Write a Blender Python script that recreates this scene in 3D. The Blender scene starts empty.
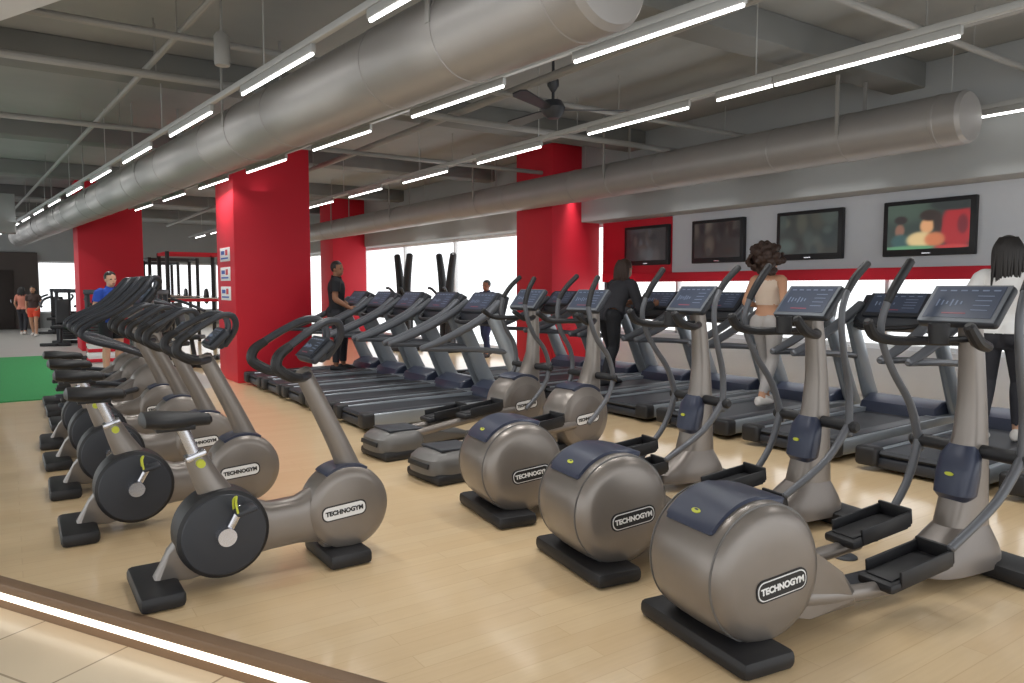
import bpy, bmesh, math, random
from mathutils import Vector, Matrix, Euler
random.seed(7)
S = bpy.context.scene
C = S.collection
R = math.radians
PI = math.pi
CAMZ, FPX, PITCH, YAW = 1.5, 740.0, 4.2, 34.15
RM = Euler((R(90-PITCH), 0, R(-YAW))).to_matrix()
def ray(px, py): return RM @ Vector(((px-512)/FPX, (341.5-py)/FPX, -1))
def gp(px, py, z=0):
    d = ray(px, py); t = (z-CAMZ)/d.z
    return d.x*t, d.y*t
def wallx(px, py, X):
    d = ray(px, py); t = X/d.x
    return d.y*t, CAMZ+d.z*t
ORD = ['nearest', 'second nearest', 'third nearest', 'fourth nearest', 'fifth nearest', 'sixth nearest', 'seventh nearest',
       'eighth nearest', 'ninth nearest', 'tenth nearest', 'eleventh nearest', 'twelfth nearest', 'thirteenth nearest']

# ------------------------------------------------------------------ materials
def lin(c): return tuple(((v/255)/12.92 if v/255 <= .04045 else ((v/255+.055)/1.055)**2.4) for v in c) + (1,)
def mat(name, col, rough=.5, metal=0, var=.06, scale=8, spec=None, coat=0, bump=0):
    m = bpy.data.materials.new(name); m.use_nodes = True
    nt = m.node_tree; b = nt.nodes['Principled BSDF']
    b.inputs['Roughness'].default_value = rough; b.inputs['Metallic'].default_value = metal
    if spec is not None: b.inputs['Specular IOR Level'].default_value = spec
    if coat: b.inputs['Coat Weight'].default_value = coat; b.inputs['Coat Roughness'].default_value = .15
    tc = nt.nodes.new('ShaderNodeTexCoord'); n = nt.nodes.new('ShaderNodeTexNoise'); n.inputs['Scale'].default_value = scale
    n.inputs['Detail'].default_value = 4
    nt.links.new(tc.outputs['Object'], n.inputs['Vector'])
    mx = nt.nodes.new('ShaderNodeMixRGB'); c = lin(col)
    mx.inputs[1].default_value = tuple(v*(1-var) for v in c[:3])+(1,)
    mx.inputs[2].default_value = tuple(min(1, v*(1+var)) for v in c[:3])+(1,)
    nt.links.new(n.outputs['Fac'], mx.inputs[0]); nt.links.new(mx.outputs[0], b.inputs['Base Color'])
    if bump:
        bp = nt.nodes.new('ShaderNodeBump'); bp.inputs['Strength'].default_value = bump
        nt.links.new(n.outputs['Fac'], bp.inputs['Height']); nt.links.new(bp.outputs[0], b.inputs['Normal'])
    return m
def emit(name, col, st):
    m = bpy.data.materials.new(name); m.use_nodes = True
    b = m.node_tree.nodes['Principled BSDF']
    b.inputs['Base Color'].default_value = lin(col); b.inputs['Emission Color'].default_value = lin(col)
    b.inputs['Emission Strength'].default_value = st; b.inputs['Roughness'].default_value = .3
    return m
def brickmat(name, c1, c2, mortar, w, h, msize, rough, off=.5, rot=0, coat=0, grain=True):
    m = bpy.data.materials.new(name); m.use_nodes = True
    nt = m.node_tree; b = nt.nodes['Principled BSDF']; b.inputs['Roughness'].default_value = rough
    if coat: b.inputs['Coat Weight'].default_value = coat; b.inputs['Coat Roughness'].default_value = .12
    tc = nt.nodes.new('ShaderNodeTexCoord'); mp = nt.nodes.new('ShaderNodeMapping'); mp.inputs['Rotation'].default_value[2] = rot
    nt.links.new(tc.outputs['Object'], mp.inputs['Vector'])
    k = nt.nodes.new('ShaderNodeTexBrick'); k.offset = off
    for i, v in (('Scale', 1), ('Mortar Size', msize), ('Brick Width', w), ('Row Height', h), ('Bias', 0), ('Mortar Smooth', .2)): k.inputs[i].default_value = v
    k.inputs['Color1'].default_value = lin(c1); k.inputs['Color2'].default_value = lin(c2); k.inputs['Mortar'].default_value = lin(mortar)
    nt.links.new(mp.outputs[0], k.inputs['Vector'])
    out = k.outputs['Color']
    if grain:
        m2 = nt.nodes.new('ShaderNodeMapping'); m2.inputs['Scale'].default_value = (1.2, 22, 1)
        nt.links.new(mp.outputs[0], m2.inputs['Vector'])
        n = nt.nodes.new('ShaderNodeTexNoise'); n.inputs['Scale'].default_value = 2.5; n.inputs['Detail'].default_value = 6
        nt.links.new(m2.outputs[0], n.inputs['Vector'])
        mx = nt.nodes.new('ShaderNodeMixRGB'); mx.blend_type = 'MULTIPLY'; mx.inputs[0].default_value = .25
        rp = nt.nodes.new('ShaderNodeValToRGB'); rp.color_ramp.elements[0].color = (.80, .75, .68, 1); rp.color_ramp.elements[1].color = (1, 1, 1, 1)
        rp.color_ramp.elements[0].position = .3; rp.color_ramp.elements[1].position = .65
        nt.links.new(n.outputs['Fac'], rp.inputs[0]); nt.links.new(out, mx.inputs[1]); nt.links.new(rp.outputs[0], mx.inputs[2]); out = mx.outputs[0]
    nt.links.new(out, b.inputs['Base Color'])
    return m
TAUPE = mat('taupe_metallic', (133, 126, 120), .32, .48)
TAUPE2 = mat('taupe_cover', (126, 119, 114), .36, .48)
STEEL = mat('steel_blue_grey', (146, 152, 158), .36, .4)
FRAMEG = mat('screen_frame_grey', (112, 117, 124), .4, .2)
GREY = mat('housing_grey', (104, 102, 100), .4, .3)
DARK = mat('dark_plastic', (46, 49, 56), .45)
BLACK = mat('black_rubber', (28, 28, 31), .5)
NAVY = mat('navy_cover', (54, 60, 79), .34, .1)
CHROME = mat('chrome', (200, 200, 205), .22, .9)
BELT = mat('running_belt', (38, 41, 48), .55, var=.15, scale=60)
RAILG = mat('arm_grey', (96, 98, 103), .4, .25)
RAILT = mat('handrail_grey', (96, 99, 105), .38, .3)
YEL = mat('yellow_mark', (190, 196, 60), .4)
WHITE = mat('white_paint', (235, 235, 235), .5)
SCREEN = emit('display_glass', (62, 70, 87), .16)
SCRDK = emit('display_glass_dim', (46, 52, 64), .1)
SCRLT = emit('display_light_lines', (112, 123, 144), .28)
SCRRED = emit('display_red', (138, 70, 82), .3)
RED = mat('red_paint', (205, 22, 46), .6, var=.04, scale=2)
CONC = mat('ceiling_concrete', (142, 143, 141), .9, var=.14, scale=1.2)
CONC2 = mat('beam_concrete', (116, 117, 115), .9, var=.12, scale=1.5)
LGREY = mat('light_grey_wall', (205, 208, 214), .7, var=.03)
MGREY = mat('mid_grey_wall', (162, 164, 164), .95, var=.05, scale=2, spec=.05)
DUCT = mat('duct_galvanised', (154, 151, 149), .44, .28, var=.08, scale=3)
PIPE = mat('pipe_paint', (142, 141, 138), .6)
RAILM = mat('light_rail_paint', (168, 169, 168), .5)
WOOD = brickmat('light_wood_planks', (228, 202, 162), (222, 193, 151), (214, 184, 142), 1.3, .11, .0025, .28, coat=.6)
TILE = brickmat('beige_tiles', (232, 216, 190), (229, 211, 183), (176, 158, 134), .6, .6, .006, .25, off=0, rot=R(59.7), grain=False)
GFLOOR = mat('grey_floor', (165, 163, 158), .5, var=.05, scale=2)
TURF = mat('green_turf', (50, 142, 78), .95, var=.45, scale=60, bump=.6)
BROWN = mat('brown_edge_trim', (126, 100, 76), .5)
LED = emit('led_strip', (255, 244, 225), 2.0)
TUBE = emit('tube_glow', (255, 255, 253), 6.0)
DWALL = mat('dark_brown_wall', (78, 69, 65), .6)
GLASS = bpy.data.materials.new('clear_glass'); GLASS.use_nodes = True
_n = GLASS.node_tree; _n.nodes.remove(_n.nodes['Principled BSDF'])
_t = _n.nodes.new('ShaderNodeBsdfTransparent'); _g = _n.nodes.new('ShaderNodeBsdfGlossy'); _g.inputs['Roughness'].default_value = .05
_m = _n.nodes.new('ShaderNodeMixShader'); _m.inputs[0].default_value = .06
_n.links.new(_t.outputs[0], _m.inputs[1]); _n.links.new(_g.outputs[0], _m.inputs[2]); _n.links.new(_m.outputs[0], _n.nodes['Material Output'].inputs[0])

# ------------------------------------------------------------------ mesh builder
def catmull(p, k):
    o = []; n = len(p)
    for i in range(n-1):
        a, b, c, d = p[max(i-1, 0)], p[i], p[i+1], p[min(i+2, n-1)]
        for j in range(k):
            t = j/k
            o.append(.5*((2*b)+(c-a)*t+(2*a-5*b+4*c-d)*t*t+(3*b-a-3*c+d)*t**3))
    o.append(p[-1]); return o
def rrect(w, h, r, n=5):
    o = []
    for cx, cy, a0 in ((w/2-r, h/2-r, 0), (-w/2+r, h/2-r, 90), (-w/2+r, -h/2+r, 180), (w/2-r, -h/2+r, 270)):
        for i in range(n+1):
            a = R(a0+90*i/n); o.append((cx+r*math.cos(a), cy+r*math.sin(a)))
    return o
class MB:
    def __init__(s): s.bm = bmesh.new()
    def merge(s, t, mi=0):
        bmesh.ops.recalc_face_normals(t, faces=t.faces)
        for f in t.faces: f.material_index = mi
        me = bpy.data.meshes.new('tmp'); t.to_mesh(me); t.free(); s.bm.from_mesh(me); bpy.data.meshes.remove(me); return s
    def box(s, c, d, rot=(0, 0, 0), bev=.008, seg=2, mi=0):
        t = bmesh.new()
        bmesh.ops.create_cube(t, size=1, matrix=Matrix.Diagonal((d[0], d[1], d[2], 1)))
        if bev: bmesh.ops.bevel(t, geom=list(t.edges), offset=min(bev, min(d)*.45), segments=seg, profile=.5, affect='EDGES')
        bmesh.ops.transform(t, matrix=Matrix.Translation(c) @ Euler(rot).to_matrix().to_4x4(), verts=t.verts)
        return s.merge(t, mi)
    def prism(s, pts, y0, y1, bev=.01, seg=2, mi=0, M=None):
        t = bmesh.new()
        a = [t.verts.new((x, y0, z)) for x, z in pts]; b = [t.verts.new((x, y1, z)) for x, z in pts]; n = len(pts)
        t.faces.new(a); t.faces.new(b[::-1])
        for i in range(n): t.faces.new((a[i], a[(i+1) % n], b[(i+1) % n], b[i]))
        if bev:
            es = [e for e in t.edges if abs(e.verts[0].co.y-e.verts[1].co.y) < 1e-6]
            bmesh.ops.bevel(t, geom=es, offset=bev, segments=seg, profile=.5, affect='EDGES')
        if M: bmesh.ops.transform(t, matrix=M, verts=t.verts)
        return s.merge(t, mi)
    def slab(s, pts, z0, z1, mi=0):      # horizontal polygon
        return s.plate(pts, Matrix.Identity(4), z0, z1, mi)
    def plate(s, pts, M, z0, z1, mi=0):
        t = bmesh.new()
        a = [t.verts.new((x, y, z0)) for x, y in pts]; b = [t.verts.new((x, y, z1)) for x, y in pts]; n = len(pts)
        t.faces.new(a); t.faces.new(b[::-1])
        for i in range(n): t.faces.new((a[i], a[(i+1) % n], b[(i+1) % n], b[i]))
        bmesh.ops.transform(t, matrix=M, verts=t.verts)
        return s.merge(t, mi)
    def tube(s, pts, r, n=12, k=5, flat=(1, 1), mi=0):
        rs = r if isinstance(r, (list, tuple)) else [r]*len(pts)
        p = [Vector((*q, rr)) for q, rr in zip(pts, rs)]
        if k > 1 and len(p) > 2: p = catmull(p, k)
        cs = [q.to_3d() for q in p]; rr = [max(q[3], .001) for q in p]
        tg = [(cs[min(i+1, len(cs)-1)]-cs[max(i-1, 0)]).normalized() for i in range(len(cs))]
        ref = Vector((0, 1, 0))
        if abs(tg[0].dot(ref)) > .9: ref = Vector((0, 0, 1))
        nn = (ref-tg[0]*ref.dot(tg[0])).normalized()
        t = bmesh.new(); rings = []
        def ring(c, a, b, rad): return [t.verts.new(c+a*(math.cos(2*PI*j/n)*rad*flat[0])+b*(math.sin(2*PI*j/n)*rad*flat[1])) for j in range(n)]
        for i, c in enumerate(cs):
            nn = (nn-tg[i]*nn.dot(tg[i])).normalized(); bb = tg[i].cross(nn)
            if i == 0: rings.append(ring(c-tg[0]*rr[0]*.45*min(flat), nn, bb, rr[0]*.6))
            rings.append(ring(c, nn, bb, rr[i]))
            if i == len(cs)-1: rings.append(ring(c+tg[i]*rr[i]*.45*min(flat), nn, bb, rr[i]*.6))
        for a, b in zip(rings, rings[1:]):
            for j in range(n): t.faces.new((a[j], a[(j+1) % n], b[(j+1) % n], b[j]))
        t.faces.new(rings[0][::-1]); t.faces.new(rings[-1])
        return s.merge(t, mi)
    def lathe(s, prof, c, axis='Y', n=44, mi=0):
        t = bmesh.new(); rings = []
        for r, a in prof:
            rg = []
            for j in range(n):
                x, y = r*math.cos(2*PI*j/n), r*math.sin(2*PI*j/n)
                v = (x, a, y) if axis == 'Y' else ((x, y, a) if axis == 'Z' else (a, x, y))
                rg.append(t.verts.new(Vector(c)+Vector(v)))
            rings.append(rg)
        for a, b in zip(rings, rings[1:]):
            for j in range(n): t.faces.new((a[j], a[(j+1) % n], b[(j+1) % n], b[j]))
        if prof[0][0] > 1e-4: t.faces.new(rings[0])
        if prof[-1][0] > 1e-4: t.faces.new(rings[-1])
        bmesh.ops.remove_doubles(t, verts=t.verts, dist=1e-5)
        return s.merge(t, mi)
    def loft(s, rings, axis='Z', n=20, mi=0, sq=1.0):  # rings: (cx,cy,cz,ra,rb); sq<1 squares the section
        t = bmesh.new(); rg = []
        for cx, cy, cz, ra, rb in rings:
            l = []
            for j in range(n):
                a = 2*PI*j/n; ca, sa = math.cos(a), math.sin(a)
                u = ra*math.copysign(abs(ca)**sq, ca); v = rb*math.copysign(abs(sa)**sq, sa)
                l.append(t.verts.new((cx+u, cy+v, cz) if axis == 'Z' else (cx, cy+u, cz+v)))
            rg.append(l)
        for a, b in zip(rg, rg[1:]):
            for j in range(n): t.faces.new((a[j], a[(j+1) % n], b[(j+1) % n], b[j]))
        t.faces.new(rg[0]); t.faces.new(rg[-1])
        return s.merge(t, mi)
    def arc(s, cx, cz, r0, r1, a0, a1, y0, y1, bev=.006, mi=0):
        ag = [R(a0+(a1-a0)*i/16) for i in range(17)]
        return s.prism([(cx+r1*math.cos(a), cz+r1*math.sin(a)) for a in ag]+[(cx+r0*math.cos(a), cz+r0*math.sin(a)) for a in ag[::-1]], y0, y1, bev, 2, mi)
    def ell(s, c, r, rot=(0, 0, 0), mi=0, u=18, v=12):
        t = bmesh.new(); bmesh.ops.create_uvsphere(t, u_segments=u, v_segments=v, radius=1)
        bmesh.ops.transform(t, matrix=Matrix.Translation(c) @ Euler(rot).to_matrix().to_4x4() @ Matrix.Diagonal((*r, 1)), verts=t.verts)
        return s.merge(t, mi)
    def build(s, name, mats, parent=None, label=None, sharp=35):
        me = bpy.data.meshes.new(name); s.bm.to_mesh(me); s.bm.free()
        return link(name, me, mats, parent, label, sharp)
def link(name, me, mats, parent=None, label=None, sharp=35):
    for m in (mats if isinstance(mats, (list, tuple)) else [mats]): me.materials.append(m)
    me.shade_smooth(); me.set_sharp_from_angle(angle=R(sharp))
    o = bpy.data.objects.new(name, me); C.objects.link(o)
    if parent: o.parent = parent
    if label: o['label'] = label
    return o
def tag(o, label, cat, group=None):
    o['label'] = label; o['category'] = cat
    if group: o['group'] = group
    return o
def thing(name, label, cat, loc=(0, 0, 0), rz=0, group=None):
    o = bpy.data.objects.new(name, None); C.objects.link(o); o.location = loc; o.rotation_euler = (0, 0, rz); o.empty_display_size = .1
    return tag(o, label, cat, group)
def struct(name, mb, m, parent=None):
    o = mb.build(name, m, parent)
    if not parent: o['kind'] = 'structure'
    return o
def dup(root, loc, rz, label, group=None):
    r = root.copy(); C.objects.link(r); r.location = loc; r.rotation_euler = (0, 0, rz); r['label'] = label
    if group: r['group'] = group
    for ch in list(root.children):
        c = ch.copy(); C.objects.link(c); c.parent = r
        for g in ch.children:
            d = g.copy(); C.objects.link(d); d.parent = c
    return r
def text_mesh(body, size, M, thick=.0):
    cu = bpy.data.curves.new('t', 'FONT'); cu.body = body; cu.size = size; cu.align_x = 'CENTER'; cu.align_y = 'CENTER'; cu.extrude = .0008; cu.offset = thick
    o = bpy.data.objects.new('t', cu); C.objects.link(o)
    dg = bpy.context.evaluated_depsgraph_get(); me = bpy.data.meshes.new_from_object(o.evaluated_get(dg))
    bpy.data.objects.remove(o); me.materials.clear(); me.transform(M); return me
def badge(parent, x, y, z, w=.25, h=.075, tilt=0, pale=False):
    M = Matrix.Translation((x, y, z)) @ Matrix.Rotation(R(90), 4, 'X') @ Matrix.Rotation(tilt, 4, 'Z')
    m = MB(); m.plate(rrect(w+.014, h+.014, h*.48), M, -.01, .001, 0); m.plate(rrect(w, h, h*.42), M, -.01, .002, 1)
    if not pale: m.plate(rrect(w-.010, h-.010, h*.38), M, -.01, .0035, 0)
    b = m.build('badge', [BLACK, WHITE], parent, 'pale oval maker badge with black rim' if pale else 'black oval maker badge with white outline')
    link('badge_lettering', text_mesh('TECHNOGYM', w*.142, M @ Matrix.Translation((0, 0, .0042)), .0015), BLACK if pale else WHITE, b)
    return b
def console(parent, x, z, w, h, th=R(35), frame=STEEL, y=0, glass=None):
    m = MB(); m.box((x+.025, y, z), (.05, w, h), (0, th, 0), .018, 3)
    m.box((x+.06, y, z-.02), (.06, w*.5, h*.6), (0, th, 0), .02, 2)
    hs = m.build('console', DARK, parent)
    Rm = Euler((0, th, 0)).to_matrix()
    f = MB(); f.box(Vector((x+.025, y, z))+Rm @ Vector((-.0265, 0, .0)), (.006, w*.97, h*.95), (0, th, 0), .003, 1); f.build('screen_frame', frame, hs)
    q = MB(); c0 = Vector((x+.025, y, z))
    def item(dy, dz, sy, sz, mi, d=.0325): q.box(c0+Rm @ Vector((-d, dy, dz)), (.003, sy, sz), (0, th, 0), 0, 1, mi)
    item(0, h*.02, w*.86, h*.80, 0, .0305)
    for i in range(6): item(w*(-.34+.135*i), h*.32, w*.08, h*.03, 1)
    for i in range(4): item(-w*.24, h*(.18-.12*i), w*.2, h*.016, 1)
    for i in range(6): item(w*(.02+.06*i), h*(.0), w*.018, h*(.08+.05*(i % 3)), 1)
    item(w*.05, -h*.27, w*.3, h*.025, 2)
    q.build('screen', [glass or SCREEN, SCRLT, SCRRED], hs)
    return hs

# ------------------------------------------------------------------ machines (local +X = forward)
def make_bike():
    t = thing('exercise_bike', '', 'exercise bike', group='exercise bikes in the left row')
    MB().box((0, 0, .04), (.2, .5, .08), bev=.025).build('foot', BLACK, t)
    MB().box((.93, 0, .04), (.24, .44, .08), bev=.025).build('foot', BLACK, t)
    # one continuous shroud from the rear wheel to the front housing
    m = MB(); m.loft([(.10, 0, .20, .02, .07), (.16, 0, .27, .06, .16), (.26, 0, .29, .085, .20), (.40, 0, .265, .088, .165), (.55, 0, .245, .085, .125), (.70, 0, .25, .085, .125), (.84, 0, .275, .095, .17), (.97, 0, .29, .105, .21), (1.10, 0, .29, .1, .17), (1.17, 0, .29, .07, .09)], 'X', 32, sq=.7)
    m.prism([(-.02, .06), (.16, .05), (.40, .08), (.34, .2), (.14, .3), (.06, .2)], -.05, .05, .02); m.prism([(.84, .05), (1.02, .05), (1.08, .2), (.8, .2)], -.05, .05, .02)
    m.build('shroud', TAUPE, t)
    m = MB(); m.lathe([(0, -.105), (.15, -.105), (.2, -.1), (.222, -.085), (.225, -.06), (.225, .06), (.222, .085), (.2, .1), (.15, .105), (0, .105)], (.31, 0, .265)); cd = m.build('crank_housing', BLACK, t)
    m = MB(); m.lathe([(.12, -.112), (.2, -.104), (.205, -.098), (.12, -.098)], (.31, 0, .265)); m.build('housing_ring', DARK, cd)
    m = MB(); m.lathe([(0, -.113), (.17, -.113), (.205, -.105), (.225, -.085), (.231, -.04), (.231, .04), (.225, .085), (.205, .105), (.17, .113), (0, .113)], (.97, 0, .29)); m.build('front_drum', TAUPE, t)
    badge(t, .93, -.115, .285, .24, .07, R(4), True)
    for sy, a in ((-1, R(62)), (1, R(242))):
        ex, ez = .31+.16*math.cos(a), .265+.16*math.sin(a)
        m = MB(); m.tube([(.31, sy*.125, .265), (ex, sy*.135, ez)], .017, flat=(.6, 1.1)); m.lathe([(0, -.03), (.045, -.03), (.05, 0), (.05, .03), (0, .03)], (.31, sy*.125, .265), n=24); c = m.build('crank_arm', CHROME, t)
        m = MB(); m.box((ex, sy*.20, ez), (.1, .1, .025), (0, R(-12), 0)); p = m.build('pedal', DARK, c)
        m = MB(); m.tube([(ex-.045, sy*.16, ez), (ex-.05, sy*.18, ez+.05), (ex-.04, sy*.2, ez+.07), (ex-.05, sy*.23, ez+.05), (ex-.045, sy*.245, ez)], .006, n=6); m.build('pedal_strap', YEL, c)
    m = MB(); m.tube([(.30, 0, .44), (.245, 0, .55), (.2, 0, .66)], [.082, .066, .052], flat=(.8, 1)); m.build('seat_tube', TAUPE, t)
    m = MB(); m.tube([(.2, 0, .66), (.14, 0, .82)], .029); m.box((.2, 0, .665), (.1, .085, .03), (0, R(-20), 0)); sp = m.build('seat_post', CHROME, t)
    m = MB(); m.lathe([(0, -.07), (.02, -.07), (.022, -.03), (0, -.03)], (.215, 0, .63), n=16); m.build('seat_knob', YEL, sp)
    m = MB(); m.loft([(-.045, 0, .858, .05, .018), (-.03, 0, .862, .115, .038), (.05, 0, .855, .13, .045), (.13, 0, .848, .09, .042), (.21, 0, .846, .048, .036), (.27, 0, .84, .032, .03), (.285, 0, .835, .012, .012)], 'X'); m.box((.11, 0, .815), (.18, .1, .03)); m.build('saddle', BLACK, t)
    m = MB(); m.tube([(1.02, 0, .44), (.95, 0, .62), (.83, 0, .88), (.75, 0, 1.05)], [.066, .054, .047, .042], flat=(.8, 1.1)); m.build('handlebar_mast', TAUPE, t)
    m = MB(); m.arc(.97, .29, .21, .239, 62, 124, -.085, .085, .006); m.build('top_strip', NAVY, t)
    m = MB()
    for sy in (-1, 1):
        m.tube([(.77, sy*.03, 1.03), (.70, sy*.14, 1.03), (.62, sy*.21, 1.05), (.55, sy*.225, 1.10), (.56, sy*.225, 1.16), (.64, sy*.21, 1.22), (.74, sy*.185, 1.28), (.83, sy*.16, 1.32), (.905, sy*.135, 1.31), (.925, sy*.10, 1.23), (.87, sy*.04, 1.12)], [.022, .022, .022, .022, .022, .021, .021, .021, .021, .021, .021], n=10)
    hb = m.build('handlebar', DARK, t)
    for sy in (-1, 1):
        m = MB(); m.tube([(.68, sy*.16, 1.035), (.62, sy*.21, 1.05), (.55, sy*.225, 1.10), (.56, sy*.225, 1.16), (.62, sy*.214, 1.205)], [.024, .028, .029, .028, .024], n=10); m.build('grip', BLACK, hb)
    console(t, .80, 1.16, .25, .16, R(46), DARK, 0, SCRDK)
    return t
def pedal(t, X, sy, Z, y=.165, tilt=-7):
    m = MB()
    m.box((X, sy*y, Z), (.42, .18, .045), (0, R(tilt), 0), .015)
    m.box((X-.02, sy*y, Z+.024), (.32, .13, .008), (0, R(tilt), 0), .003)
    m.box((X+.03, sy*(y+.088), Z+.035), (.36, .016, .08), (0, R(tilt), 0), .007)
    m.box((X+.03, sy*(y-.088), Z+.035), (.36, .016, .08), (0, R(tilt), 0), .007)
    m.box((X+.21, sy*y, Z+.07), (.02, .19, .085), (0, R(tilt), 0), .008)
    m.build('pedal', BLACK, t)
def make_elliptical():
    t = thing('elliptical_trainer', '', 'elliptical trainer', group='rear drum elliptical trainers')
    MB().box((0, 0, .04), (.27, .68, .08), bev=.028).build('foot', BLACK, t)
    MB().box((1.86, 0, .045), (.26, .62, .09), bev=.03).build('foot', BLACK, t)
    r, w, cx, cz = .295, .255, .1, .34
    m = MB(); m.lathe([(0, -w), (r*.45, -w+.002), (r*.72, -w+.010), (r*.86, -w+.024), (r*.945, -w+.05), (r*.985, -w+.09), (r*1.004, -w+.16), (r*1.01, 0), (r*1.004, w-.16), (r*.985, w-.09), (r*.945, w-.05), (r*.86, w-.024), (r*.72, w-.01), (r*.45, w-.002), (0, w)], (cx, 0, cz), n=60); m.build('drum', TAUPE, t)
    m = MB(); m.prism([(.1, .12), (.36, .10), (.64, .09), (.68, .15), (.52, .24), (.36, .40), (.22, .56), (.12, .6)], -.2, .2, .04, 3); m.build('drum_tail', TAUPE, t)
    for sy in (-1, 1):
        a0 = sy*(w-.066); m = MB(); rs = r*.966; m.lathe([(rs-.001, a0-.004), (rs+.004, a0-.003), (rs+.004, a0+.003), (rs-.001, a0+.004)], (cx, 0, cz), n=60); m.build('seam', GREY, t)
    m = MB()
    ag = [R(a) for a in range(92, 146, 4)]; p2 = [(cx+(r+.013)*math.cos(a), cz+(r+.013)*math.sin(a)) for a in ag]
    p2 = [(cx+.16, cz+r-.015), (cx+.08, cz+r+.006)]+p2; pin = [(cx+(r-.04)*math.cos(a), cz+(r-.04)*math.sin(a)) for a in ag[::-1]]+[(cx+.14, cz+r-.07)]
    m.prism(p2+pin, -.145, .145, .02, 3); tc = m.build('top_cover', NAVY, t)
    m = MB(); a = R(130); M = Matrix.Translation((cx+(r+.0135)*math.cos(a), 0, cz+(r+.0135)*math.sin(a))) @ Matrix.Rotation(R(90)-a, 4, 'Y')
    m.plate([(.012*math.cos(i*PI/12), .026*math.sin(i*PI/12)) for i in range(24)], M, -.004, .002, 0); m.plate([(.005+.004*math.cos(i*PI/12), .012*math.sin(i*PI/12)) for i in range(24)], M, 0, .003, 1); m.build('emblem', [YEL, NAVY], tc)
    badge(t, cx+.03, -w-.002, cz-.03, .26, .08, R(6))
    MB().box((.95, 0, .085), (1.5, .12, .07), bev=.02).build('base_beam', DARK, t)
    for sy, ph, dz in ((-1, -.06, .0), (1, .10, .07)):
        m = MB(); m.tube([(.25, sy*.18, .20), (.6, sy*.17, .15+dz*.3), (1.0+ph, sy*.165, .13+dz)], [.04, .04, .034], flat=(.8, 1)); m.build('pedal_link', TAUPE, t)
        pedal(t, 1.06+ph, sy, .185+dz)
    # broad low base with an angled mast rising out of it: rings (x centre, y, z, half depth x, half width y)
    m = MB(); m.loft([(1.60, 0, .06, .29, .145), (1.60, 0, .12, .29, .145), (1.615, 0, .17, .25, .135), (1.64, 0, .23, .19, .115), (1.66, 0, .28, .14, .095)], 'Z', 32, sq=.65); m.build('base_shroud', TAUPE2, t)
    TW = [(1.655, 0, .14, .17, .10), (1.66, 0, .24, .155, .098), (1.67, 0, .34, .138, .094), (1.683, 0, .46, .118, .088), (1.698, 0, .6, .10, .08), (1.71, 0, .75, .08, .07), (1.712, 0, .92, .065, .06), (1.695, 0, 1.12, .056, .054), (1.665, 0, 1.34, .051, .051)]
    m = MB(); m.loft(TW, 'Z', 32, sq=.7); m.build('mast', TAUPE, t)
    m = MB(); m.loft([(1.605, 0, .40, .045, .07), (1.605, 0, .44, .07, .10), (1.62, 0, .54, .07, .102), (1.638, 0, .63, .065, .095), (1.655, 0, .69, .04, .065)], 'Z', 28, sq=.7); sh = m.build('mast_shield', NAVY, t)
    m = MB(); M = Matrix.Translation((1.5505, 0, .545)) @ Matrix.Rotation(R(-80), 4, 'Y'); m.plate([(.010*math.cos(i*PI/12), .022*math.sin(i*PI/12)) for i in range(24)], M, -.01, .006, 0); m.build('emblem', YEL, sh)
    m = MB(); m.tube([(1.70, -.31, .66), (1.70, .31, .66)], .036); m.build('arm_axle', BLACK, t)
    for sy, a in ((-1, R(11)), (1, R(-6))):
        def pv(l): return [(1.70+dx*math.cos(a)+dz*math.sin(a), sy*y, .66-dx*math.sin(a)+dz*math.cos(a)) for dx, dz, y in l]
        m = MB(); m.tube(pv([(0, -.05, .27), (-.06, .2, .275), (-.17, .40, .29), (-.24, .56, .295), (-.255, .68, .29), (-.22, .79, .275)]), [.025, .022, .02, .019, .019, .019]); m.tube(pv([(0, .03, .27), (-.14, -.22, .26), (-.42, -.46, .25)]), [.025, .022, .02]); ar = m.build('moving_arm', RAILG, t)
        m = MB(); m.tube(pv([(-.22, .79, .275), (-.16, .88, .262), (-.06, .99, .25)]), [.022, .024, .023]); m.build('grip', BLACK, ar)
    m = MB()
    for sy in (-1, 1): m.tube([(1.67, sy*.02, 1.22), (1.55, sy*.14, 1.22), (1.42, sy*.24, 1.22), (1.30, sy*.27, 1.25), (1.24, sy*.265, 1.32)], [.025, .025, .026, .03, .027], n=10)
    m.build('handlebar', BLACK, t)
    m = MB(); m.lathe([(.045, 0), (.05, .1), (.04, .1), (.036, .01)], (1.42, .0, 1.22), 'Z', 20); m.box((1.55, 0, 1.235), (.26, .05, .03)); m.build('cup_holder', BLACK, t)
    console(t, 1.60, 1.40, .41, .25, R(40), FRAMEG)
    return t
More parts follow.
